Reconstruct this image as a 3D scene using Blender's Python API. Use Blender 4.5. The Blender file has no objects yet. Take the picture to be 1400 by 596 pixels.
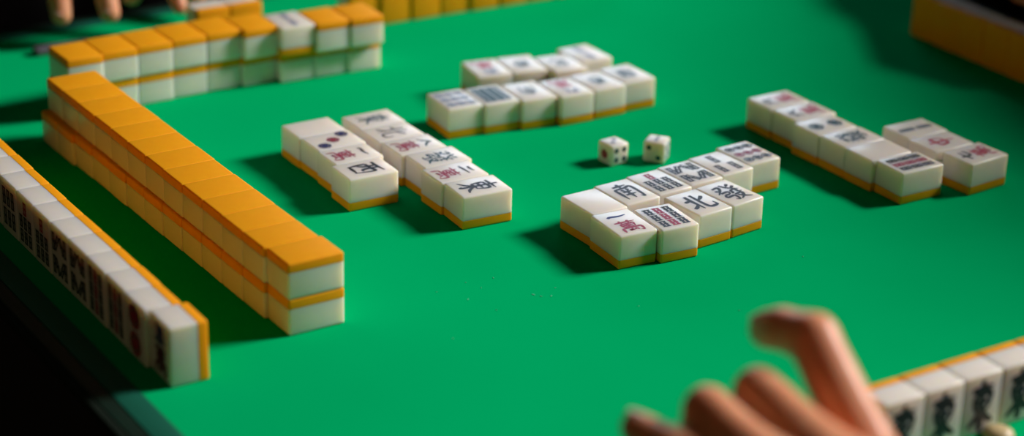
import bpy, bmesh, math, random
from mathutils import Vector, Matrix
random.seed(7)
SC = bpy.context.scene
COL = SC.collection
R = math.radians
MM = 0.001
TW, TL, TH = 19.72, 26.0, 16.4          # mahjong tile: width, length, thickness (mm)
BACK = 4.4                              # thickness of the orange layer

# ------------------------------------------------------------------ materials
def mat(name, rgb, rough=0.5, spec=0.5, sss=0.0, sss_r=(1, .5, .3), sss_s=0.002, metal=0.0):
    m = bpy.data.materials.new(name); m.use_nodes = True
    b = m.node_tree.nodes['Principled BSDF']
    b.inputs['Base Color'].default_value = (*rgb, 1)
    b.inputs['Roughness'].default_value = rough
    b.inputs['Specular IOR Level'].default_value = spec
    b.inputs['Metallic'].default_value = metal
    if sss:
        b.inputs['Subsurface Weight'].default_value = sss
        b.inputs['Subsurface Radius'].default_value = sss_r
        b.inputs['Subsurface Scale'].default_value = sss_s
    return m

def noisy(m, rgb2, scale, detail=4, lo=.35, hi=.65, bump=0.0, bscale=None, bdist=.0002):
    """procedural variation between the base colour and rgb2, with an optional fine bump"""
    nt = m.node_tree; b = nt.nodes['Principled BSDF']
    tc = nt.nodes.new('ShaderNodeTexCoord')
    n = nt.nodes.new('ShaderNodeTexNoise'); n.inputs['Scale'].default_value = scale; n.inputs['Detail'].default_value = detail
    r = nt.nodes.new('ShaderNodeValToRGB')
    r.color_ramp.elements[0].position = lo; r.color_ramp.elements[1].position = hi
    r.color_ramp.elements[0].color = b.inputs['Base Color'].default_value[:]
    r.color_ramp.elements[1].color = (*rgb2, 1)
    nt.links.new(tc.outputs['Object'], n.inputs['Vector']); nt.links.new(n.outputs['Fac'], r.inputs['Fac'])
    nt.links.new(r.outputs['Color'], b.inputs['Base Color'])
    if bump:
        n2 = nt.nodes.new('ShaderNodeTexNoise'); n2.inputs['Scale'].default_value = bscale or scale * 20
        bp = nt.nodes.new('ShaderNodeBump'); bp.inputs['Strength'].default_value = bump; bp.inputs['Distance'].default_value = bdist
        nt.links.new(tc.outputs['Object'], n2.inputs['Vector']); nt.links.new(n2.outputs['Fac'], bp.inputs['Height'])
        nt.links.new(bp.outputs['Normal'], b.inputs['Normal'])
    return m

M_WHITE = noisy(mat('ivory_resin', (.80, .745, .69), .24, .3, .85, (1, .72, .36), .008), (.785, .73, .67), 300)
M_BACK = noisy(mat('orange_resin', (.87, .355, .008), .5, .1, .4, (1, .3, .02), .005), (.85, .34, .007), 200)
M_BLACK = mat('black_paint', (.016, .018, .026), .45)
M_RED = mat('red_paint', (.30, .012, .05), .45)
M_BLUE = mat('blue_paint', (.015, .02, .13), .45)
M_GREY = mat('dark_green_paint', (.02, .07, .085), .45)
M_CRIMSON = mat('crimson_paint', (.44, .016, .055), .45)
M_SLATE = mat('slate_blue_paint', (.16, .19, .29), .5)
M_MAROON = mat('maroon_paint', (.10, .008, .025), .5)
M_FELT = noisy(mat('green_mat', (.0002, .425, .140), .55, .0), (.0002, .405, .132), 14, 3, .3, .7, .10, 2600, .00012)
M_FELT.node_tree.nodes['Principled BSDF'].inputs['Specular Tint'].default_value = (.02, .95, .62, 1)
M_RIM = noisy(mat('teal_rim', (.003, .12, .075), .55, .35), (.003, .105, .065), 30)
M_FRAME = noisy(mat('dark_green_frame', (.004, .02, .013), .42, .4), (.004, .015, .01), 40)
M_EDGE = mat('edge_strip', (.011, .018, .013), .8, .05)
M_DARK = mat('dark_metal', (.015, .015, .016), .5)
M_SKIN = noisy(mat('skin', (.78, .365, .205), .42, .4, .5, (1, .25, .10), .007), (.70, .275, .14), 55, 5, .3, .7, .25, 900, .0003)
M_NAIL = mat('nail', (.66, .36, .27), .25, .5)
M_SLEEVE = noisy(mat('dark_cloth', (.012, .011, .012), .9, .1), (.02, .018, .02), 90, 3, .3, .7, .4, 1400, .0006)
M_STICK = mat('dark_grey_plastic', (.13, .12, .15), .4)
M_TAN = mat('tan_plastic', (.55, .43, .22), .4, .5)
M_FLOOR = noisy(mat('dark_floor', (.003, .0025, .0025), .8, .1), (.005, .0035, .003), 3)
M_WALL = noisy(mat('dark_wall', (.02, .014, .012), .9, .1), (.025, .018, .015), 2)
M_DUST = mat('pale_dust', (.10, .52, .30), .9, .0)

# ------------------------------------------------------------------ helpers
def link(o, parent=None):
    COL.objects.link(o)
    if parent: o.parent = parent
    return o

def bm_mesh(bm, name, m, smooth=None):
    me = bpy.data.meshes.new(name); bm.to_mesh(me); bm.free()
    for x in (m if isinstance(m, (list, tuple)) else [m]): me.materials.append(x)
    if smooth is not None:
        for p in me.polygons: p.use_smooth = True
        me.set_sharp_from_angle(angle=R(smooth))
    return me

def obj(name, me, parent=None): return link(bpy.data.objects.new(name, me), parent)

def tag(o, label, cat, group=None, kind=None):
    o['label'] = label; o['category'] = cat
    if group: o['group'] = group
    if kind: o['kind'] = kind
    return o

def empty(name, x, y, z=0.0, rz=0.0):
    o = bpy.data.objects.new(name, None); COL.objects.link(o); o.empty_display_size = .01
    o.location = (x * MM, y * MM, z * MM); o.rotation_euler = (0, 0, R(rz))
    return o

def box_bm(x0, x1, y0, y1, z0, z1, bev=0.0, seg=2):
    bm = bmesh.new(); bmesh.ops.create_cube(bm, size=1)
    for v in bm.verts:
        v.co = Vector(((x0 + x1) / 2 + v.co.x * (x1 - x0), (y0 + y1) / 2 + v.co.y * (y1 - y0), (z0 + z1) / 2 + v.co.z * (z1 - z0)))
    if bev: bmesh.ops.bevel(bm, geom=bm.edges[:], offset=bev, segments=seg, profile=.5, affect='EDGES')
    bmesh.ops.scale(bm, vec=(MM, MM, MM), verts=bm.verts)
    return bm

# tile poses. 'up': lies face up, 'down': lies face down, 'stand': stands, face to local -Y
POSE = {
    'up': Matrix.Identity(4),
    'down': Matrix.Translation((0, 0, TH * MM)) @ Matrix.Rotation(math.pi, 4, 'Y'),
    'stand': Matrix.Translation((0, TH / 2 * MM, TL / 2 * MM)) @ Matrix.Rotation(math.pi / 2, 4, 'X'),
}
def tile_half(face):
    bm = box_bm(-TW / 2, TW / 2, -TL / 2, TL / 2, 0, TH, .95, 4)
    geom = bm.verts[:] + bm.edges[:] + bm.faces[:]
    cut = BACK * MM
    r = bmesh.ops.bisect_plane(bm, geom=geom, plane_co=(0, 0, cut), plane_no=(0, 0, 1), clear_inner=face, clear_outer=not face)
    ed = [e for e in r['geom_cut'] if isinstance(e, bmesh.types.BMEdge)]
    f = bmesh.ops.contextual_create(bm, geom=ed)['faces']
    # a hairline chamfer at the seam
    bmesh.ops.bevel(bm, geom=[e for x in f for e in x.edges], offset=.16 * MM, segments=1, affect='EDGES')
    return bm
TILE = {}
for pose, mx in POSE.items():
    for face, nm, m in ((True, 'face_block', M_WHITE), (False, 'back_layer', M_BACK)):
        b = tile_half(face); b.transform(mx)
        TILE[pose, nm] = bm_mesh(b, nm + '_' + pose, m, 35)

# ---- painted marks: brush strokes as tapered ribbons (unit box, x right, y up)
def catmull(pts, n=7):
    if len(pts) < 3:
        a, b = pts[0], pts[-1]
        return [(a[0] + (b[0] - a[0]) * i / n, a[1] + (b[1] - a[1]) * i / n) for i in range(n + 1)]
    P = [pts[0]] + list(pts) + [pts[-1]]; out = []
    for i in range(1, len(P) - 2):
        p0, p1, p2, p3 = P[i - 1:i + 3]
        for k in range(n):
            t = k / n
            out.append(tuple(.5 * (2 * p1[c] + (p2[c] - p0[c]) * t + (2 * p0[c] - 5 * p1[c] + 4 * p2[c] - p3[c]) * t * t
                                   + (3 * p1[c] - p0[c] - 3 * p2[c] + p3[c]) * t ** 3) for c in (0, 1)))
    return out + [tuple(pts[-1])]

class Ink:
    def __init__(s): s.bm = bmesh.new(); s.mats = []; s.n = 0
    def mi(s, m):
        if m not in s.mats: s.mats.append(m)
        return s.mats.index(m)
    def z(s): s.n += 1; return TH + .02 + .0015 * s.n
    def ribbon(s, pts, w, m, tip=(.75, .35)):
        z = s.z(); L = len(pts); vs = []
        for i, p in enumerate(pts):
            a = pts[max(0, i - 1)]; b = pts[min(L - 1, i + 1)]
            d = Vector((b[0] - a[0], b[1] - a[1])); d = d.normalized() if d.length > 1e-9 else Vector((1, 0))
            t = i / (L - 1)
            k = tip[0] + (1 - tip[0]) * min(1, t / .3) if t < .5 else tip[1] + (1 - tip[1]) * min(1, (1 - t) / .45)
            n = Vector((-d.y, d.x)) * (w * k / 2)
            vs.append((s.bm.verts.new((p[0] + n.x, p[1] + n.y, z)), s.bm.verts.new((p[0] - n.x, p[1] - n.y, z))))
        for a, b in zip(vs, vs[1:]):
            f = s.bm.faces.new((a[0], a[1], b[1], b[0])); f.material_index = s.mi(m)
    def poly(s, pts, m):
        z = s.z(); f = s.bm.faces.new([s.bm.verts.new((x, y, z)) for x, y in pts]); f.material_index = s.mi(m)
    def disc(s, x, y, r, m, n=20): s.poly([(x + r * math.cos(6.2832 * i / n), y + r * math.sin(6.2832 * i / n)) for i in range(n)], m)
    def char(s, strokes, cx, cy, w, h, pen, m):
        for st in strokes:
            pts = catmull([(cx + (x - .5) * w, cy + (y - .5) * h) for x, y in st])
            s.ribbon(pts, pen, m)
    def bam(s, cx, cy, l, m, ang=0, w=2.3):
        c, sn = math.cos(R(ang)), math.sin(R(ang))
        T = lambda x, y: (cx + c * x - sn * y, cy + sn * x + c * y)
        for sx in (-1, 1):
            s.ribbon([T(sx * w * .3, -l / 2 + l * i / 6) for i in range(7)], w * .40, m, (1, 1))
        for q in (-.5, 0, .5):
            y = q * (l - .7)
            s.ribbon([T(-w * .58, y), T(0, y), T(w * .58, y)], .95, m, (.8, .8))
    def pin(s, cx, cy, r, m):
        s.disc(cx, cy, r, m); s.disc(cx, cy, r * .72, M_WHITE); s.disc(cx, cy, r * .5, m)
        for k in range(6): s.disc(cx + r * .85 * math.cos(k), cy + r * .85 * math.sin(k), r * .1, M_WHITE, 8)

CH = {
 'one': [[(.04, .42), (.2, .56), (.6, .5), (.97, .62)]],
 'two': [[(.22, .74), (.5, .72), (.8, .80)], [(.03, .2), (.4, .26), (.97, .32)]],
 'five': [[(.1, .9), (.9, .94)], [(.5, .92), (.36, .08)], [(.2, .52), (.76, .56), (.7, .08)], [(.02, .06), (.98, .1)]],
 'six': [[(.46, 1), (.56, .8)], [(.06, .64), (.94, .7)], [(.36, .5), (.24, .25), (.06, .06)], [(.6, .52), (.78, .3), (.94, .06)]],
 'seven': [[(.05, .5), (.95, .64)], [(.45, .98), (.44, .2), (.56, .08), (.93, .12), (.94, .28)]],
 'eight': [[(.38, .8), (.32, .42), (.04, .1)], [(.5, .9), (.64, .45), (.97, .12)]],
 'nine': [[(.08, .7), (.7, .74), (.66, .2), (.76, .08), (.96, .14)], [(.42, 1), (.36, .5), (.04, .06)]],
 'wan': [[(.08, .84), (.92, .88)], [(.32, .99), (.35, .74)], [(.67, 1), (.62, .75)],
         [(.24, .70), (.28, .42)], [(.24, .70), (.6, .71), (.78, .72), (.73, .43)], [(.27, .57), (.74, .59)], [(.28, .44), (.73, .45)],
         [(.5, .72), (.49, .2)], [(.14, .33), (.12, .0)], [(.14, .33), (.7, .36), (.9, .36), (.88, .06), (.76, .09)], [(.5, .22), (.36, .14), (.66, .19)], [(.62, .27), (.72, .1)]],
 'north': [[(.35, .96), (.33, .6), (.36, .06)], [(.04, .62), (.34, .67)], [(.0, .16), (.16, .22), (.36, .38)],
           [(.95, .80), (.8, .68), (.6, .58)], [(.6, .97), (.59, .3), (.66, .1), (.9, .1), (1, .16), (.99, .34)]],
 'fortune': [[(.12, .87), (.42, .90), (.3, .70), (.02, .5)], [(.1, .74), (.26, .66)], [(.56, .99), (.68, .76), (1, .56)], [(.92, .96), (.72, .82)], [(1, .80), (.8, .68)],
             [(.14, .52), (.46, .55), (.43, .40)], [(.18, .39), (.44, .41)], [(.18, .39), (.13, .25), (.46, .27), (.42, .02), (.28, .07)],
             [(.62, .58), (.6, .46), (.52, .38)], [(.62, .57), (.84, .59), (.83, .43), (.98, .42)], [(.54, .31), (.86, .33), (.74, .14), (.5, .0)], [(.6, .26), (.78, .1), (1, .0)]],
 'south': [[(.2, .86), (.82, .90)], [(.5, 1.02), (.48, .72)], [(.14, .70), (.13, .0)], [(.14, .69), (.6, .72), (.9, .74), (.87, .04), (.74, .1)],
           [(.36, .63), (.43, .52)], [(.65, .65), (.57, .53)], [(.3, .46), (.72, .49)], [(.26, .28), (.75, .31)], [(.5, .48), (.49, .03)]],
 'west': [[(.06, .88), (.5, .9), (.95, .97)], [(.14, .64), (.2, .04)], [(.14, .64), (.6, .66), (.88, .68), (.8, .06)], [(.2, .1), (.8, .12)],
          [(.4, .90), (.37, .5), (.25, .34)], [(.6, .92), (.6, .42), (.76, .38)]],
 'east': [[(.12, .82), (.88, .87)], [(.5, 1.03), (.5, .4), (.49, .0), (.4, .07)], [(.24, .70), (.28, .36)], [(.24, .70), (.78, .73), (.73, .38)], [(.26, .54), (.74, .56)],
          [(.28, .38), (.73, .40)], [(.47, .38), (.3, .2), (.03, .05)], [(.56, .34), (.74, .18), (.97, .1)]],
 'centre': [[(.18, .72), (.24, .34)], [(.18, .72), (.6, .74), (.84, .76), (.77, .36)], [(.24, .37), (.78, .40)], [(.5, 1.0), (.5, .0)]],
}
def ink_for(kind, var=''):
    """kind: ('num', n, colour) | ('honour', char, colour, pen) | ('bam', n) | ('pin', n)"""
    k = Ink(); t = kind[0]
    if t == 'man':
        q = kind[4] if len(kind) > 4 else 1.0; k.char(CH[kind[1]], 0, 6.6, 10.5, 7.0, 1.45 * q, kind[2]); k.char(CH['wan'], 0, -4.6, 12.5, 12.5, 1.15 * q, kind[3])
    elif t == 'honour':
        k.char(CH[kind[1]], 0, 0, kind[4] if len(kind) > 4 else 12.2, kind[5] if len(kind) > 5 else 16.2, kind[3], kind[2])
    elif t == 'bam':
        n = kind[1]; D = kind[2]; A = kind[3]
        if n == 9:
            for c in (-1, 0, 1):
                for r in (-1, 0, 1): k.bam(c * 5.1, r * 7.0, 6.1, A if c == 0 else D, 0, 3.4)
        elif n == 10:
            for c in (-1, 0, 1):
                for r in (-1, 0, 1): k.bam(c * 4.7, r * 6.4, 6.9, D, 0, 5.0)
        elif n == 7:
            k.bam(0, 7.0, 6.1, A, 0, 3.4)
            for c in (-1, 0, 1):
                for r in (0, -1): k.bam(c * 5.1, r * 7.0, 6.1, D if c else D, 0, 3.4)
        elif n == 6:
            for c in (-1, 0, 1):
                for r in (-.5, .5): k.bam(c * 5.1, r * 10, 8.2, D, 0, 3.4)
        elif n == 8:
            for r in (1, -1):
                for sx in (-1, 1):
                    k.bam(sx * 6.2, r * 5.4, 8.4, D, 0, 2.9); k.bam(sx * 2.7, r * 5.6, 8.0, D, r * sx * 28, 2.9)
        elif n == 3:
            k.bam(0, 5.6, 8.6, D, 0, 3.2); k.bam(-4.2, -5.6, 8.6, D, 0, 3.2); k.bam(4.2, -5.6, 8.6, D, 0, 3.2)
        elif n == 2:
            k.bam(0, 5.6, 9.2, D, 0, 3.0); k.bam(0, -5.6, 9.2, D, 0, 3.0)
        elif n == 5:
            for sx in (-1, 1):
                for r in (-1, 1): k.bam(sx * 5, r * 5.6, 8.4, D, 0, 3.0)
            k.bam(0, 0, 8.4, A, 0, 3.0)
        elif n == 4:
            for sx in (-1, 1):
                for r in (-1, 1): k.bam(sx * 4.4, r * 5.6, 8.6, D, 0, 3.2)
    elif t == 'pin':
        n = kind[1]
        if n == 3:
            for i, m in zip((-1, 0, 1), (kind[2], kind[3], kind[2])): k.pin(-i * 5.2, i * 7.2, 3.2, m)
        elif n == 2:
            r_ = kind[4] if len(kind) > 4 else 3.9; k.pin(0, 6, r_, kind[2]); k.pin(0, -6, r_, kind[3])
        elif n == 8:
            for sx in (-1, 1):
                for r in (-1.5, -.5, .5, 1.5): k.pin(sx * 4.1, r * 5.6, 2.6, kind[2])
        elif n == 9:
            for c in (-1, 0, 1):
                for r in (-1, 0, 1): k.pin(c * 5.5, r * 7.2, 2.6, kind[3] if r == 0 else kind[2])
    return k
INK = {}
def ink_mesh(kind, pose):
    key = (kind_key(kind), pose)
    if key not in INK:
        k = ink_for(kind)
        bmesh.ops.scale(k.bm, vec=(MM, MM, MM), verts=k.bm.verts)
        k.bm.transform(POSE[pose])
        INK[key] = bm_mesh(k.bm, 'engraving', k.mats)
    return INK[key]
def kind_key(kind): return tuple(x.name if hasattr(x, 'name') else x for x in kind)

def tile(x, y, z, rz, pose, kind, label, group=None):
    """one mahjong tile: an Empty at its base carrying the ivory block, the orange back and the painted marks"""
    e = empty('mahjong_tile', x, y, z, rz)
    tag(e, label, 'mahjong tile', group)
    obj('face_block', TILE[pose, 'face_block'], e)
    b = obj('back_layer', TILE[pose, 'back_layer'], e); b['label'] = 'orange back'
    if kind:
        k = obj('engraving', ink_mesh(kind, pose), e); k['label'] = 'painted marks on the face'
    return e

ORD = ['nearest', 'second', 'third', 'fourth', 'fifth', 'sixth', 'seventh', 'eighth', 'ninth', 'tenth', 'eleventh', 'twelfth', 'thirteenth', 'fourteenth']
jit = lambda a: random.uniform(-a, a)

# ------------------------------------------------------------------ table
t = empty('mahjong_table', 126, -58, -750)
tag(t, 'square mahjong table with a green playing mat and dark raised edge', 'table')
X0, X1, Y0, Y1 = -190, 443, -375, 258
def tpart(name, bm, m, smooth=30, label=None):
    bm.transform(Matrix.Translation((-126 * MM, 58 * MM, 750 * MM)))
    o = obj(name, bm_mesh(bm, name, m, smooth), t)
    if label: o['label'] = label
    return o
bm = box_bm(X0, X1, Y0, Y1, -6, 0)
tpart('playing_mat', bm, M_FELT, label='green mat')
def ring_bm(prof):
    """mitred square ring round the mat from a profile of (outset, z)"""
    bm = bmesh.new(); loops = []
    for o_, z in prof:
        loops.append([bm.verts.new((x * MM, y * MM, z * MM)) for x, y in ((X0 - o_, Y0 - o_), (X1 + o_, Y0 - o_), (X1 + o_, Y1 + o_), (X0 - o_, Y1 + o_))])
    n = len(loops)
    for i in range(n):
        a, b = loops[i], loops[(i + 1) % n]
        for k in range(4): bm.faces.new((a[k], a[(k + 1) % 4], b[(k + 1) % 4], b[k]))
    bmesh.ops.recalc_face_normals(bm, faces=bm.faces)
    return bm
tpart('cushion_rim', ring_bm([(0, -6), (0, .3), (2, .9), (8, .9), (10.4, .2), (10.4, -6)]), M_RIM, label='teal rim')
tpart('frame', ring_bm([(10.4, -20), (10.4, -.4), (11.5, .1), (17, -.2), (17.6, -.8), (17.6, -20)]), M_FRAME, label='dark frame')
tpart('edge_strip', ring_bm([(17.6, -4), (17.6, -.6), (18.6, -.3), (20.2, -.8), (20.8, -2), (20.8, -4)]), M_EDGE, label='thin grey-green edge strip')
tpart('skirt', ring_bm([(4, -85), (17.6, -85), (20.0, -60), (20.0, -4), (4, -4)]), M_DARK)
tpart('underside', box_bm(X0 - 8, X1 + 8, Y0 - 8, Y1 + 8, -84, -12), M_DARK)
for lx in (X0 + 40, X1 - 40):
    for ly in (Y0 + 40, Y1 - 40):
        tpart('leg', box_bm(lx - 25, lx + 25, ly - 25, ly + 25, -750, -80, 4), M_DARK)

# ------------------------------------------------------------------ left double wall (face down, two layers)
yb = -157.0; P = 19.82
for lay in (0, 1):
    for k in range(13):
        yc = yb + P * (k + .5)
        f = k / 12
        x = (-105.9 - (4.6 if lay == 0 else 2.0) * f + (1.3 if k == 0 else 0) + jit(.25))
        if lay == 0 and k >= 11: x -= 1.0
        where = 'bottom layer' if lay == 0 else 'top layer'
        if k == 0: pos = 'at the near end'
        elif k == 12: pos = 'at the far end'
        else: pos = ORD[k] + ' from the near end'
        tile(x, yc, TH * lay, 90 + .5 + (jit(.3) if k else -.3), 'down', None,
             'face-down orange-backed tile, %s, %s of left wall' % (pos, where), 'tiles of the left double wall')

# ------------------------------------------------------------------ left standing hand (faces to the left)
kinds = [('man', 'five', M_BLUE, M_MAROON, 1.7), ('pin', 2, M_CRIMSON, M_CRIMSON, 5.4), ('bam', 9, M_BLACK, M_RED), ('bam', 9, M_BLACK, M_RED), ('bam', 8, M_BLACK, M_RED),
         ('bam', 8, M_BLACK, M_RED), ('bam', 7, M_BLACK, M_RED), ('bam', 7, M_BLACK, M_RED), ('bam', 6, M_BLACK, M_RED), ('bam', 6, M_BLACK, M_RED), ('bam', 6, M_BLACK, M_RED), ('bam', 5, M_BLACK, M_RED)]
desc = ['dark character', 'two crimson circles', 'three columns of bamboo sticks', 'three columns of bamboo sticks', 'slanted bamboo sticks', 'slanted bamboo sticks', 'seven bamboo sticks',
        'seven bamboo sticks', 'six bamboo sticks', 'six bamboo sticks', 'six bamboo sticks', 'dark bamboo sticks']
for k, kd in enumerate(kinds):
    y = -164.6 - .1 + (k * 20.25 if k else 0) + (.2 if k else 0)
    x = -171.6 + (1.4 if k == 0 else 0) + jit(.3)
    pos = 'at the near end' if k == 0 else ORD[k] + ' from the near end'
    tile(x, y, 0, -90 + (-.9 if k == 0 else jit(.7)), 'stand', kd,
         'standing tile with %s, %s of left row' % (desc[k], pos), 'standing tiles at the left edge')

# ------------------------------------------------------------------ back wall (two layers, one tile turned face up)
topf = [120.2, 121.8, 122.6, 123.5, 123.8, 119.8, None, 111.2, 109.6]
botf = [122.0, 123.0, 123.6, 124.6, 125.2, 123.6, 118.2, 117.0, 115.2]
xs = [-92.3, -72.4, -52.5, -32.5, -12.4, 7.6, 28.3, 48.4, 68.5]
xl = ['leftmost', 'second from left', 'third from left', 'fourth from left', 'fifth from left', 'sixth from left', 'third from right', 'second from right', 'rightmost']
for k in range(9):
    tile(xs[k] + jit(.1), botf[k] + 13, 0, 180 + (-1.5 if k > 5 else .4), 'down', None, 'face-down tile, %s in back wall bottom layer' % xl[k], 'tiles of the back double wall')
    if k == 6:
        tile(27.4, 113.6 + 13, TH, 180 - 3, 'up', ('bam', 2, M_SLATE, M_SLATE), 'face-up pale tile lying white side up on the back wall among orange backs')
    else:
        tile(xs[k] - (1.2 if k > 6 else 0) + jit(.1), topf[k] + 13, TH, 180 + (-1.8 if k > 5 else .6), 'down', None, 'face-down orange-backed tile, %s in back wall top layer' % xl[k], 'tiles of the back double wall')

# ------------------------------------------------------------------ discard groups
BK, RD, BL, GR = M_BLACK, M_RED, M_BLUE, M_GREY
E_, N_, W_, S_ = 0, 1, 2, 3
g = 'discards in the left group'
for x, y, rz, kd, lb in [
    (-20.7, -45.6, -92.0, ('honour', 'west', BK, 1.8, 13, 16), 'white tile with black west character, near end of the left column, left group'),
    (-17.6, -25.7, -90.6, ('man', 'one', BK, RD), 'white tile with red character and single stroke, beside the west tile, left group'),
    (-16.4, -5.9, -90.4, ('pin', 3, BL, RD), 'white tile with a diagonal of three circles, left group'),
    (-16.7, 13.9, -90.8, None, 'blank white tile at the far end of the left column, left group'),
    (14.7, -90.2, -94.2, ('honour', 'east', BK, 1.7, 13, 18.5), 'white tile with black east character, near end of the right column, left group'),
    (14.4, -69.9, -91.0, ('man', 'two', BK, RD), 'white tile with red character and two strokes, behind the east tile'),
    (17.2, -50.0, -91.0, ('honour', 'fortune', GR, 1.3), 'white tile with a dense dark green character, third in the right column, left group'),
    (15.2, -30.1, -90.2, ('man', 'eight', GR, RD), 'white tile with red character and two dark splayed strokes, left group'),
    (14.2, -10.2, -89.5, ('honour', 'north', BK, 1.1), 'white tile with thin grey character, second from far end of right column, left group'),
    (14.9, 9.7, -90.5, ('honour', 'east', M_GREY, 1.1), 'white tile with grey character at the far end of the right column, left group'),
]: tile(x, y, 0, rz, 'up', kd, lb, g)

g = 'discards in the centre front group'
for x, y, rz, kd, lb in [
    (49.4, -158.3, -4.0, ('man', 'one', BL, RD, 1.25), 'white tile with blue stroke over red character, front left corner of centre group'),
    (69.7, -162.4, -4.6, ('bam', 9, BK, RD), 'white tile with three columns of bamboo marks, middle one red, in the centre front row'),
    (92.5, -156.2, 4.0, ('honour', 'north', BK, 2.1, 13, 17), 'white tile with black north character in the front row of the centre group'),
    (112.4, -154.0, 6.5, ('honour', 'fortune', BK, 1.75, 13.5, 17.5), 'white tile with dense black character, right end of the centre front row'),
    (51.4, -131.9, 1.0, None, 'blank white tile at the left end of the centre group'),
    (71.3, -129.6, 2.0, ('honour', 'south', BK, 1.9, 12.5, 17), 'white tile with black south character beside the blank tile'),
    (91.2, -127.4, 3.0, ('bam', 7, BK, RD), 'white tile with one red and six black sticks, middle of the centre back row'),
    (111.1, -125.2, 3.2, ('bam', 8, BK, RD), 'white tile with black zigzag bamboo sticks, centre back row'),
    (131.1, -123.0, 4.0, ('bam', 3, BK, RD), 'white tile with three black bamboo sticks, centre back row'),
    (151.3, -118.6, 2.5, ('pin', 9, BK, RD), 'white tile with dark and red rows of circles, right end of the centre back row'),
]: tile(x, y, 0, rz, 'up', kd, lb, g)

g = 'discards in the right group'
for x, y, rz, kd, lb in [
    (212.4, -167.2, 89.0, ('bam', 9, BK, RD), 'tile with dark and red bars at the near end of the right group long column'),
    (210.2, -147.2, 90.0, None, 'blank shaded tile second in the long column of the right group'),
    (210.4, -127.4, 90.4, ('honour', 'fortune', GR, 1.5), 'tile with wide dark character, third in the long column of the right group'),
    (209.6, -107.5, 90.5, ('pin', 2, GR, GR), 'tile with two dark circles in the long column of the right group'),
    (212.8, -87.4, 90.4, ('man', 'six', BK, M_CRIMSON), 'tile with black and red characters, second from the far end of the right group'),
    (212.0, -67.4, 90.0, ('man', 'nine', BK, M_CRIMSON), 'tile with black and red characters, far end of the right group long column'),
    (248.9, -173.9, 94.0, ('man', 'seven', BK, M_CRIMSON), 'tile with large red character, near end of the short column at far right'),
    (245.4, -153.6, 91.0, ('honour', 'centre', M_CRIMSON, 1.6), 'tile with single red character, middle of the short column at far right'),
    (246.4, -133.6, 89.4, ('bam', 2, GR, GR), 'tile with one long dark bar, far end of the short column at far right'),
]: tile(x, y, 0, rz, 'up', kd, lb, g)

g = 'discards in the far middle group'
for x, y, rz, kd, lb in [
    (65.3, 14.6, 176.0, ('pin', 9, M_SLATE, M_SLATE), 'white tile with a pale blue-grey grid of circles, left end of far group front row'),
    (85.3, 11.4, 175.6, ('bam', 10, GR, GR), 'white tile with a dense dark block of sticks in the far group front row'),
    (105.4, 7.2, 175.0, ('honour', 'south', GR, 1.2, 9, 12), 'white tile with dark character, third in the far group front row'),
    (125.6, 2.6, 177.6, ('man', 'nine', M_SLATE, M_CRIMSON), 'white tile with a red mark, fourth in the far group front row'),
    (145.9, 2.8, 180.6, ('honour', 'west', GR, 1.5, 9, 11), 'white tile with dark character, second from right in the far group front row'),
    (166.0, 4.2, 180.0, ('honour', 'fortune', GR, 1.4, 10, 12), 'white tile with dark character, right end of the far group front row'),
    (105.2, 47.8, 170.0, ('man', 'five', M_SLATE, M_CRIMSON), 'white tile with red mark, left end of the far group back row'),
    (125.2, 44.4, 170.0, ('honour', 'west', GR, 1.5, 9, 10), 'white tile with dark character, second in the far group back row'),
    (144.6, 35.6, 174.0, ('honour', 'north', GR, 1.4, 9, 12), 'white tile with dark character, third in the far group back row, set forward'),
    (164.8, 42.4, 180.0, ('bam', 2, M_SLATE, M_SLATE), 'white tile with one long grey bar, right end of the far group back row'),
]: tile(x, y, 0, rz, 'up', kd, lb, g)

# ------------------------------------------------------------------ the other three standing hands
for k in range(2):
    tile(8.6 + 20.1 * k, 181.6 + 8, 0, 180 + jit(.6), 'stand', None, 'standing tile seen from its orange back, %s of the pair behind back wall' % ('left' if k == 0 else 'right'), 'pair of standing tiles behind the back wall')
fl = ['first', 'second', 'third', 'fourth', 'fifth', 'sixth', 'seventh', 'eighth', 'ninth']
for k in range(9):
    tile(105 + 20.1 * k, 181.2 - .9 * k + 8 + jit(.4), 0, 180 + jit(.8), 'stand', None, 'standing tile seen from its orange back, %s from left in the far row' % fl[k], 'standing tiles along the far edge')
for k in range(7):
    y = 16.2 - 10 - 20.1 * k
    tile(380 - .06 * (6 - y) * 0 + 8.2 - .045 * (6 - y) * .5 + jit(.3), y, 0, 90 + jit(.6), 'stand', None, 'tile with shaded orange back, %s in the top right row' % (['far end'] + [o + ' from the far end' for o in ORD[1:]])[k], 'standing tiles at the right edge')
for k in range(6):
    x = 32.3 + 20.05 * k
    tile(x, -353.8 + jit(.3), 0, jit(.5), 'stand', ('honour', 'east', BK, 3.0, 14, 20), 'standing tile with bold black character, %s from the hand at bottom right' % (['first'] + ORD[1:])[k], 'standing tiles at the bottom right edge')

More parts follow.
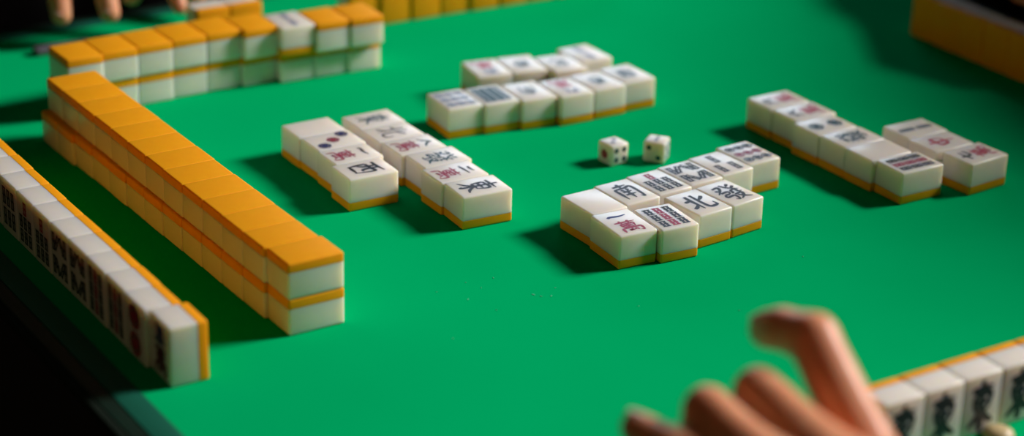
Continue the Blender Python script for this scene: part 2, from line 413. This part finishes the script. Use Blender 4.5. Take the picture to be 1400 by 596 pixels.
# ------------------------------------------------------------------ dice
def die_mesh(a):
    bm = box_bm(-a / 2, a / 2, -a / 2, a / 2, 0, a, 1.3, 3)
    return bm_mesh(bm, 'die_body', M_WHITE, 40)
def die(x, y, rz, a, faces, label):
    e = empty('die', x, y, 0, rz); tag(e, label, 'die', 'pair of dice')
    obj('die_body', die_mesh(a), e)
    ink = {'top': Matrix.Translation((0, 0, a)), 'front': Matrix.Translation((0, -a / 2, a / 2)) @ Matrix.Rotation(math.pi / 2, 4, 'X'),
           'left': Matrix.Translation((-a / 2, 0, a / 2)) @ Matrix.Rotation(-math.pi / 2, 4, 'Z') @ Matrix.Rotation(math.pi / 2, 4, 'X')}
    for side, (pips, m, r) in faces.items():
        bm = bmesh.new()
        for px, py in pips:
            mx = ink[side] @ Matrix.Translation((px * a, py * a, .03))
            bmesh.ops.create_circle(bm, cap_ends=True, segments=20, radius=r, matrix=mx)
        bmesh.ops.scale(bm, vec=(MM, MM, MM), verts=bm.verts)
        k = obj('pips', bm_mesh(bm, 'pips', m), e); k['label'] = 'round pips on the %s face' % side
    return e
c = .22
four = [(-c, -c), (c, -c), (-c, c), (c, c)]; five = four + [(0, 0)]
die(110.6, -63.2, 5, 11.2, {'left': ([(0, 0)], M_CRIMSON, 2.3), 'front': (four, M_GREY, 1.35), 'top': ([(-.14, -.14), (.14, .14)], M_SLATE, 1.3)}, 'white die with one large red pip, left of the two dice')
die(131.6, -71.2, 38, 11.2, {'left': ([(-c, c), (c, -c)], M_GREY, 1.3), 'front': (five, M_SLATE, 1.2), 'top': ([(-c, 0), (0, 0), (c, 0)], M_SLATE, 1.0)}, 'white die turned cornerwise, right of the two dice')

# ------------------------------------------------------------------ small things on the mat
e = empty('scoring_stick', -74, 226, 0, 0)
tag(e, 'small dark grey stick lying on the mat beyond the left end of the back wall', 'scoring stick')
obj('stick_body', bm_mesh(box_bm(-7, 26, -4, 4, 0, 4.2, 1.3, 3), 'stick_body', M_STICK, 40), e)
bm = bmesh.new()
bmesh.ops.create_circle(bm, cap_ends=True, segments=16, radius=1.0, matrix=Matrix.Translation((-4, 0, 4.23)))
bmesh.ops.scale(bm, vec=(MM, MM, MM), verts=bm.verts)
obj('dot', bm_mesh(bm, 'dot', M_BLACK), e)

def lathe(prof, n=32):
    bm = bmesh.new(); rings = []
    for r, z in prof:
        if r < 1e-6: rings.append([bm.verts.new((0, 0, z * MM))])
        else: rings.append([bm.verts.new((r * MM * math.cos(6.28318 * i / n), r * MM * math.sin(6.28318 * i / n), z * MM)) for i in range(n)])
    for a, b in zip(rings, rings[1:]):
        for i in range(n):
            j = (i + 1) % n
            if len(a) == 1: bm.faces.new((a[0], b[j], b[i]))
            elif len(b) == 1: bm.faces.new((a[i], a[j], b[0]))
            else: bm.faces.new((a[i], a[j], b[j], b[i]))
    bmesh.ops.recalc_face_normals(bm, faces=bm.faces)
    return bm
ct = obj('counter', bm_mesh(lathe([(0, 0), (5.6, 0), (6.2, .8), (6.2, 1.8), (5.4, 3.4), (3.6, 4.5), (1.6, 4.9), (0, 5.0)]), 'counter', M_TAN, 40))
ct.location = (77 * MM, -368.2 * MM, 0)
tag(ct, 'small rounded tan counter before the standing row at the bottom right', 'counter')

bm = bmesh.new()
for x, y, s in [(-35, -163, .45), (-24, -156, .3), (-14, -150, .35), (-8, -173, .6), (-6, -176, .4), (-2, -178, .5), (-30, -178, .3), (-43, -150, .3), (-27, -148, .3), (4, -172, .3), (25, -205, .3), (-60, -192, .35), (60, -230, .3), (120, -200, .3)]:
    mx = Matrix.Translation((x, y, .14)) @ Matrix.Rotation(random.random() * 6, 4, 'Z') @ Matrix.Diagonal((s * 1.6, s * .7, .12, 1))
    bmesh.ops.create_icosphere(bm, subdivisions=1, radius=1, matrix=mx)
bmesh.ops.scale(bm, vec=(MM, MM, MM), verts=bm.verts)
tag(obj('dust', bm_mesh(bm, 'dust', M_DUST)), 'pale specks of dust on the green mat left of the centre group', 'dust', None, 'stuff')

# ------------------------------------------------------------------ people: hands built as one voxel-fused skin
def limb_mesh(name, chains, m, voxel=1.1, smooth=8):
    bm = bmesh.new()
    for ch in chains:
        for (a, ra), (b, rb) in zip(ch, ch[1:]):
            a, b = Vector(a), Vector(b); L = (b - a).length; n = max(2, int(L / (min(ra, rb) * .28)))
            for i in range(n + 1):
                tt = i / n
                bmesh.ops.create_icosphere(bm, subdivisions=2, radius=ra + (rb - ra) * tt, matrix=Matrix.Translation(a.lerp(b, tt)))
    me = bpy.data.meshes.new(name); bm.to_mesh(me); bm.free()
    o = bpy.data.objects.new(name, me); COL.objects.link(o)
    r = o.modifiers.new('r', 'REMESH'); r.mode = 'VOXEL'; r.voxel_size = voxel
    s = o.modifiers.new('s', 'SMOOTH'); s.factor = .5; s.iterations = smooth
    dg = bpy.context.evaluated_depsgraph_get(); dg.update()
    out = bpy.data.meshes.new_from_object(o.evaluated_get(dg))
    bpy.data.objects.remove(o); bpy.data.meshes.remove(me)
    out.name = name; out.materials.clear(); out.materials.append(m)
    out.transform(Matrix.Scale(MM, 4))
    for p in out.polygons: p.use_smooth = True
    return out

def nail_mesh(c, fwd, up, w, l):
    """a curved fingernail plate with thickness"""
    c, fwd, up = Vector(c), Vector(fwd).normalized(), Vector(up).normalized()
    up = (up - fwd * up.dot(fwd)).normalized(); sd = fwd.cross(up)
    bm = bmesh.new(); rows = []
    for i in range(6):
        u = i / 5 - .5; rows.append([])
        for j in range(7):
            v = j / 6 - .5
            k = 1 - .35 * max(0, u) * 2 * abs(v) * 2
            rows[-1].append(bm.verts.new((c + fwd * (u * l * k) + sd * (v * w) - up * (w * .55 * v * v * 2 + .3 * u * u * 4)) * MM))
    for a, b in zip(rows, rows[1:]):
        for j in range(6): bm.faces.new((a[j], a[j + 1], b[j + 1], b[j]))
    bmesh.ops.recalc_face_normals(bm, faces=bm.faces)
    r = bmesh.ops.solidify(bm, geom=bm.faces[:], thickness=.5 * MM)
    return bm_mesh(bm, 'fingernail', M_NAIL, 60)

# camera first: measured from the photograph's own perspective
CAM = Vector((-473.98, -869.41, 398.60))
FW = Vector((.50110, .76881, -.39727)); RT = Vector((.84301, -.53739, .02338)); UP = Vector((.19552, .34662, .91740))
F = 2931.4
def at(u, v, d): return CAM + FW * d + RT * ((u - 700) / F * d) + UP * (-(v - 298) / F * d)

# --- near player's hand, bent fingers reaching over the mat
wr = Vector((-44, -534, 50))
iM, mM, rM, pM = at(1196, 640, 670), at(1124, 624, 655), at(1058, 648, 650), at(1000, 672, 652)
iP, mP, rP, pP = at(1112, 463, 690), at(1037, 536, 682), at(967, 561, 676), at(925, 615, 668)
chains = [
    [(iM, 11.0), (iM.lerp(iP, .5), 9.5), (iM.lerp(iP, .85), 9.0), (iP, 9.3), (iP.lerp(at(1070, 450, 702), .5), 8.0), (at(1072, 450, 701), 7.8), (at(1050, 450, 712), 6.9)],
    [(mM, 11.2), (mM.lerp(mP, .5), 9.4), (mP, 8.7), (at(1022, 590, 700), 7.8), (at(1045, 640, 690), 6.8)],
    [(rM, 10.8), (rM.lerp(rP, .5), 9.0), (rP, 8.5), (at(955, 618, 692), 7.4), (at(985, 668, 682), 6.4)],
    [(pM, 9.8), (pM.lerp(pP, .5), 8.2), (pP, 7.8), (at(896, 602, 676), 7.0), (at(872, 586, 682), 6.0)],
]
def off(p, z): return Vector((p.x, p.y, p.z + z))
for mc, r in ((iM, 11.5), (mM, 11.5), (rM, 11), (pM, 10)):
    chains.append([(mc, r), (mc.lerp(wr, .5) + Vector((0, 0, -3)), 14.5), (wr, 17)])
for a, b in ((iM, mM), (mM, rM), (rM, pM)):
    m_ = a.lerp(b, .5); chains.append([(m_ + (wr - m_) * .12, 10.5), (m_.lerp(wr, .5) + Vector((0, 0, -4)), 15), (wr, 17)])
cmc = wr.lerp(iM, .25) + Vector((14, 0, -10)); tmp = iM + Vector((8, -4, -26)); tip_ = mM + Vector((6, 14, -28))
chains.append([(wr, 16), (cmc, 15), (tmp, 11), (tmp.lerp(tip_, .55) + Vector((3, 4, 0)), 9.4), (tip_, 7.6)])
elbow = Vector((-10, -800, 70))
chains.append([(wr, 18.5), (wr.lerp(elbow, .12), 21.5), (wr.lerp(elbow, .3), 26), (wr.lerp(elbow, .6), 33), (elbow, 38)])
for q_ in (-1, 1): chains.append([(wr + Vector((10 * q_, 0, 0)), 15), (wr.lerp(elbow, .35) + Vector((6 * q_, 0, 0)), 22)])
e = empty('person', wr.x, wr.y, -750)
tag(e, "person's left hand with bent fingers and hooked index finger above the near edge", 'person')
def ppart(root, name, me, label=None):
    me.transform(Matrix.Translation(-root.location)); o = obj(name, me, root)
    if label: o['label'] = label
    return o
ppart(e, 'hand', limb_mesh('hand', chains, M_SKIN), 'bare hand and forearm')
tipd = (at(1050, 449, 712) - at(1070, 450, 702)).normalized()
dors = (at(1050, 449, 712) - at(1060, 520, 700)).normalized()
ppart(e, 'fingernail', nail_mesh(at(1052, 449, 712) + dors * 6.3, tipd, dors, 9.5, 11))
ppart(e, 'fingernail', nail_mesh(at(872, 586, 682) + Vector((0, .5, 5.8)), at(872, 586, 682) - at(893, 596, 676), (0, 0, 1), 7, 8.5))
sl = limb_mesh('sleeve', [[(wr.lerp(elbow, .45), 37), (elbow, 50), (elbow + Vector((20, -150, 40)), 58)]], M_SLEEVE, 3, 6)
ppart(e, 'sleeve', sl, 'dark sleeve')

# --- far player's hand resting at the far left edge
wr2 = Vector((-20, 330, 72))
K2 = [Vector((-56, 262, 52)), Vector((-36, 256, 56)), Vector((-15, 254, 56)), Vector((4, 258, 52))]
T2 = [at(84, 21, 1206), at(150, 17, 1212), at(180, -6, 1232), at(246, 10, 1226)]
ch2 = []
for i, (k_, t_) in enumerate(zip(K2, T2)):
    mid = k_.lerp(t_, .5) + Vector((0, -3, 5))
    ch2.append([(wr2, 17), (wr2.lerp(k_, .6), 13.5), (k_, 10.5), (mid, 8.0), (t_, 6.2 if i != 3 else 4.6)])
th = Vector((26, 262, 30))
ch2.append([(wr2, 16), (Vector((18, 295, 48)), 12), (th, 8.8), (Vector((24, 240, 16)), 7)])
el2 = Vector((60, 520, 120))
ch2.append([(wr2, 19), (wr2.lerp(Vector((-75, 470, 60)), .4), 23)])
e = empty('person', wr2.x, wr2.y, -750)
tag(e, "person's hand with fingertips resting at the far left edge, in dark clothing", 'person')
ppart(e, 'hand', limb_mesh('hand', ch2, M_SKIN), 'bare hand')
for k in range(3):
    ppart(e, 'fingernail', nail_mesh(T2[k] + (-FW * .4 + Vector((0, 0, .6))).normalized() * 6.0, T2[k] - K2[k], (0, -.5, 1), 8.5, 10))
def head_parts(root, hd, nb, face):
    """face: unit vector the person looks along; hd: centre of the head; nb: base of the neck"""
    fx, sd = Vector(face), Vector((-face[1], face[0], 0))
    q = lambda a, b, c: hd + fx * a + sd * b + Vector((0, 0, c))
    hc = [[(nb, 56), (q(-10, 0, -70), 54)], [(q(-8, 0, 20), 80), (q(-25, 0, 25), 82)], [(q(18, 0, -20), 66), (q(38, 0, -72), 36)],
          [(q(66, 0, 10), 10), (q(92, 0, -24), 12)], [(q(72, -14, -56), 8), (q(74, 14, -56), 8)], [(q(62, -34, 30), 12), (q(62, 34, 30), 12)]]
    for k in (-1, 1): hc.append([(q(-12, k * 80, 12), 12), (q(-8, k * 80, -22), 9)])
    ppart(root, 'head', limb_mesh('head', hc, M_SKIN, 2.5, 4), 'bare face and neck')
    ppart(root, 'hair', limb_mesh('hair', [[(q(-5, 0, 46), 78), (q(-34, 0, 30), 88), (q(-50, 0, -10), 74)],
          [(q(-20, -50, 10), 44), (q(-20, 50, 10), 44)]], M_DARK, 3, 6), 'black hair')
SH = [Vector((-95, 560, 265)), Vector((305, 560, 265))]
el2b = Vector((-75, 470, 60))
sl = limb_mesh('clothing', [[(wr2.lerp(el2b, .25), 27), (wr2.lerp(el2b, .75), 36), (el2b, 46), (SH[0], 62)],
                            [(SH[0], 60), (Vector((105, 570, 300)), 74), (SH[1], 60)],
                            [(SH[1], 58), (Vector((330, 560, 20)), 48), (Vector((270, 480, -110)), 40)],
                            [(Vector((15, 585, 210)), 105), (Vector((30, 620, -60)), 115)], [(Vector((195, 585, 210)), 105), (Vector((180, 620, -60)), 115)],
                            [(Vector((105, 580, 225)), 110), (Vector((105, 620, -70)), 125)]], M_SLEEVE, 5, 8)
ppart(e, 'clothing', sl, 'black clothing')
head_parts(e, Vector((105, 545, 490)), Vector((105, 570, 310)), (0, -1, 0))

# --- right player's dark sleeved arm at the top right corner
wr3 = Vector((455, 22, 60)); el3 = Vector((580, 170, 40))
k3 = [Vector((436, -40 + 14 * i, 66 - 3 * i)) for i in range(4)]
ch3 = []
for i, k_ in enumerate(k3):
    k_ = wr3 + Vector((-34 + 6 * i, -62 + 3 * i, 4)) + Vector((18 * i - 14, 0, -2 * i))
    p_ = k_ + Vector((-6, -38, -14)); t_ = p_ + Vector((4, -14, -22))
    ch3.append([(wr3, 17), (k_, 10.5), (p_, 8.6), (t_, 6.8)])
ch3.append([(wr3, 17), (wr3 + Vector((-30, -25, -14)), 12), (wr3 + Vector((-38, -55, -24)), 8.5), (wr3 + Vector((-32, -78, -28)), 7)])
ch3.append([(wr3, 20), (wr3.lerp(el3, .5), 28), (el3, 36)])
e = empty('person', wr3.x, wr3.y, -750)
tag(e, "person's black sleeved arm behind the shaded row at the top right corner", 'person')
ppart(e, 'hand', limb_mesh('hand', ch3, M_SKIN), 'bare hand')
sh = [Vector((700, -410, 305)), Vector((740, -20, 216))]  # shoulders and torso out of view, shaped to block key light from right-hand tiles
sl = limb_mesh('clothing', [[(wr3.lerp(el3, .12), 30), (wr3.lerp(el3, .5), 42), (el3, 50), (Vector((690, 110, 70)), 54), (sh[1], 60)],
                          [(sh[0], 60), (Vector((725, -225, 308)), 68), (sh[1], 60)],
                          [(sh[0], 58), (Vector((700, -450, 40)), 50), (Vector((590, -380, -70)), 42)],
                          [(Vector((750, -280, 210)), 100), (Vector((780, -250, -40)), 115)], [(Vector((750, -130, 190)), 100), (Vector((780, -60, -40)), 115)],
                          [(Vector((745, -110, 195)), 100), (Vector((780, -120, -60)), 125)]], M_SLEEVE, 5, 8)
ppart(e, 'clothing', sl, 'black clothing')
hd = Vector((800, 180, 470))
head_parts(e, hd, Vector((775, 40, 230)), (-1, 0, 0))

# ------------------------------------------------------------------ room
def struct(name, bm, m):
    o = obj(name, bm_mesh(bm, name, m)); o['kind'] = 'structure'; return o
struct('floor', box_bm(-3200, 4200, -3200, 4200, -800, -750), M_FLOOR)
struct('wall_back', box_bm(-3200, 4200, 4200, 4300, -750, 2000), M_WALL)
struct('wall_right', box_bm(4200, 4300, -3200, 4200, -750, 2000), M_WALL)

# ------------------------------------------------------------------ light
def aim(o, p, q):
    o.location = Vector(p) * MM
    o.rotation_euler = (Vector(q) - Vector(p)).to_track_quat('-Z', 'Y').to_euler()
def spot(name, p, q, w, size, radius, blend, col):
    l = bpy.data.lights.new(name, 'SPOT'); l.energy = w; l.spot_size = R(size); l.spot_blend = blend; l.shadow_soft_size = radius; l.color = col
    o = bpy.data.objects.new(name, l); COL.objects.link(o); aim(o, p, q); return o
def area(name, p, q, w, sx, sy, col):
    l = bpy.data.lights.new(name, 'AREA'); l.energy = w; l.shape = 'RECTANGLE'; l.size = sx; l.size_y = sy; l.color = col
    o = bpy.data.objects.new(name, l); COL.objects.link(o); aim(o, p, q); return o
d = Vector((.817, -.185, .545)).normalized(); tgt = Vector((-30, -130, 0))
spot('key_lamp', tgt + d * 3200, tgt, 650, 42, .45, 1.0, (1, .945, .90))
area('far_window', (930, 1260, 480), (250, 150, 0), 3.4, .7, .35, (.62, .80, 1))
area('left_fill', (-1500, -900, 500), (0, -50, 0), .6, .7, .7, (1, .6, .22))  # weak warm fill added for the left-facing sides, no known source there
w = bpy.data.worlds.new('room_air'); SC.world = w; w.use_nodes = True
w.node_tree.nodes['Background'].inputs[0].default_value = (.8, .66, .42, 1)
w.node_tree.nodes['Background'].inputs[1].default_value = .03

# ------------------------------------------------------------------ camera
cd = bpy.data.cameras.new('camera'); co = bpy.data.objects.new('camera', cd); COL.objects.link(co)
cd.sensor_width = 36; cd.lens = F / 1400 * 36; cd.clip_start = .01
mx = Matrix((RT, UP, -FW)).transposed().to_4x4(); mx.translation = CAM * MM
co.matrix_world = mx
cd.dof.use_dof = True; cd.dof.focus_distance = .965; cd.dof.aperture_fstop = 4.4
SC.camera = co
SC.view_settings.view_transform = 'Standard'; SC.view_settings.look = 'None'
SC.view_settings.gamma = 1; SC.view_settings.exposure = 0; SC.view_settings.use_curve_mapping = False
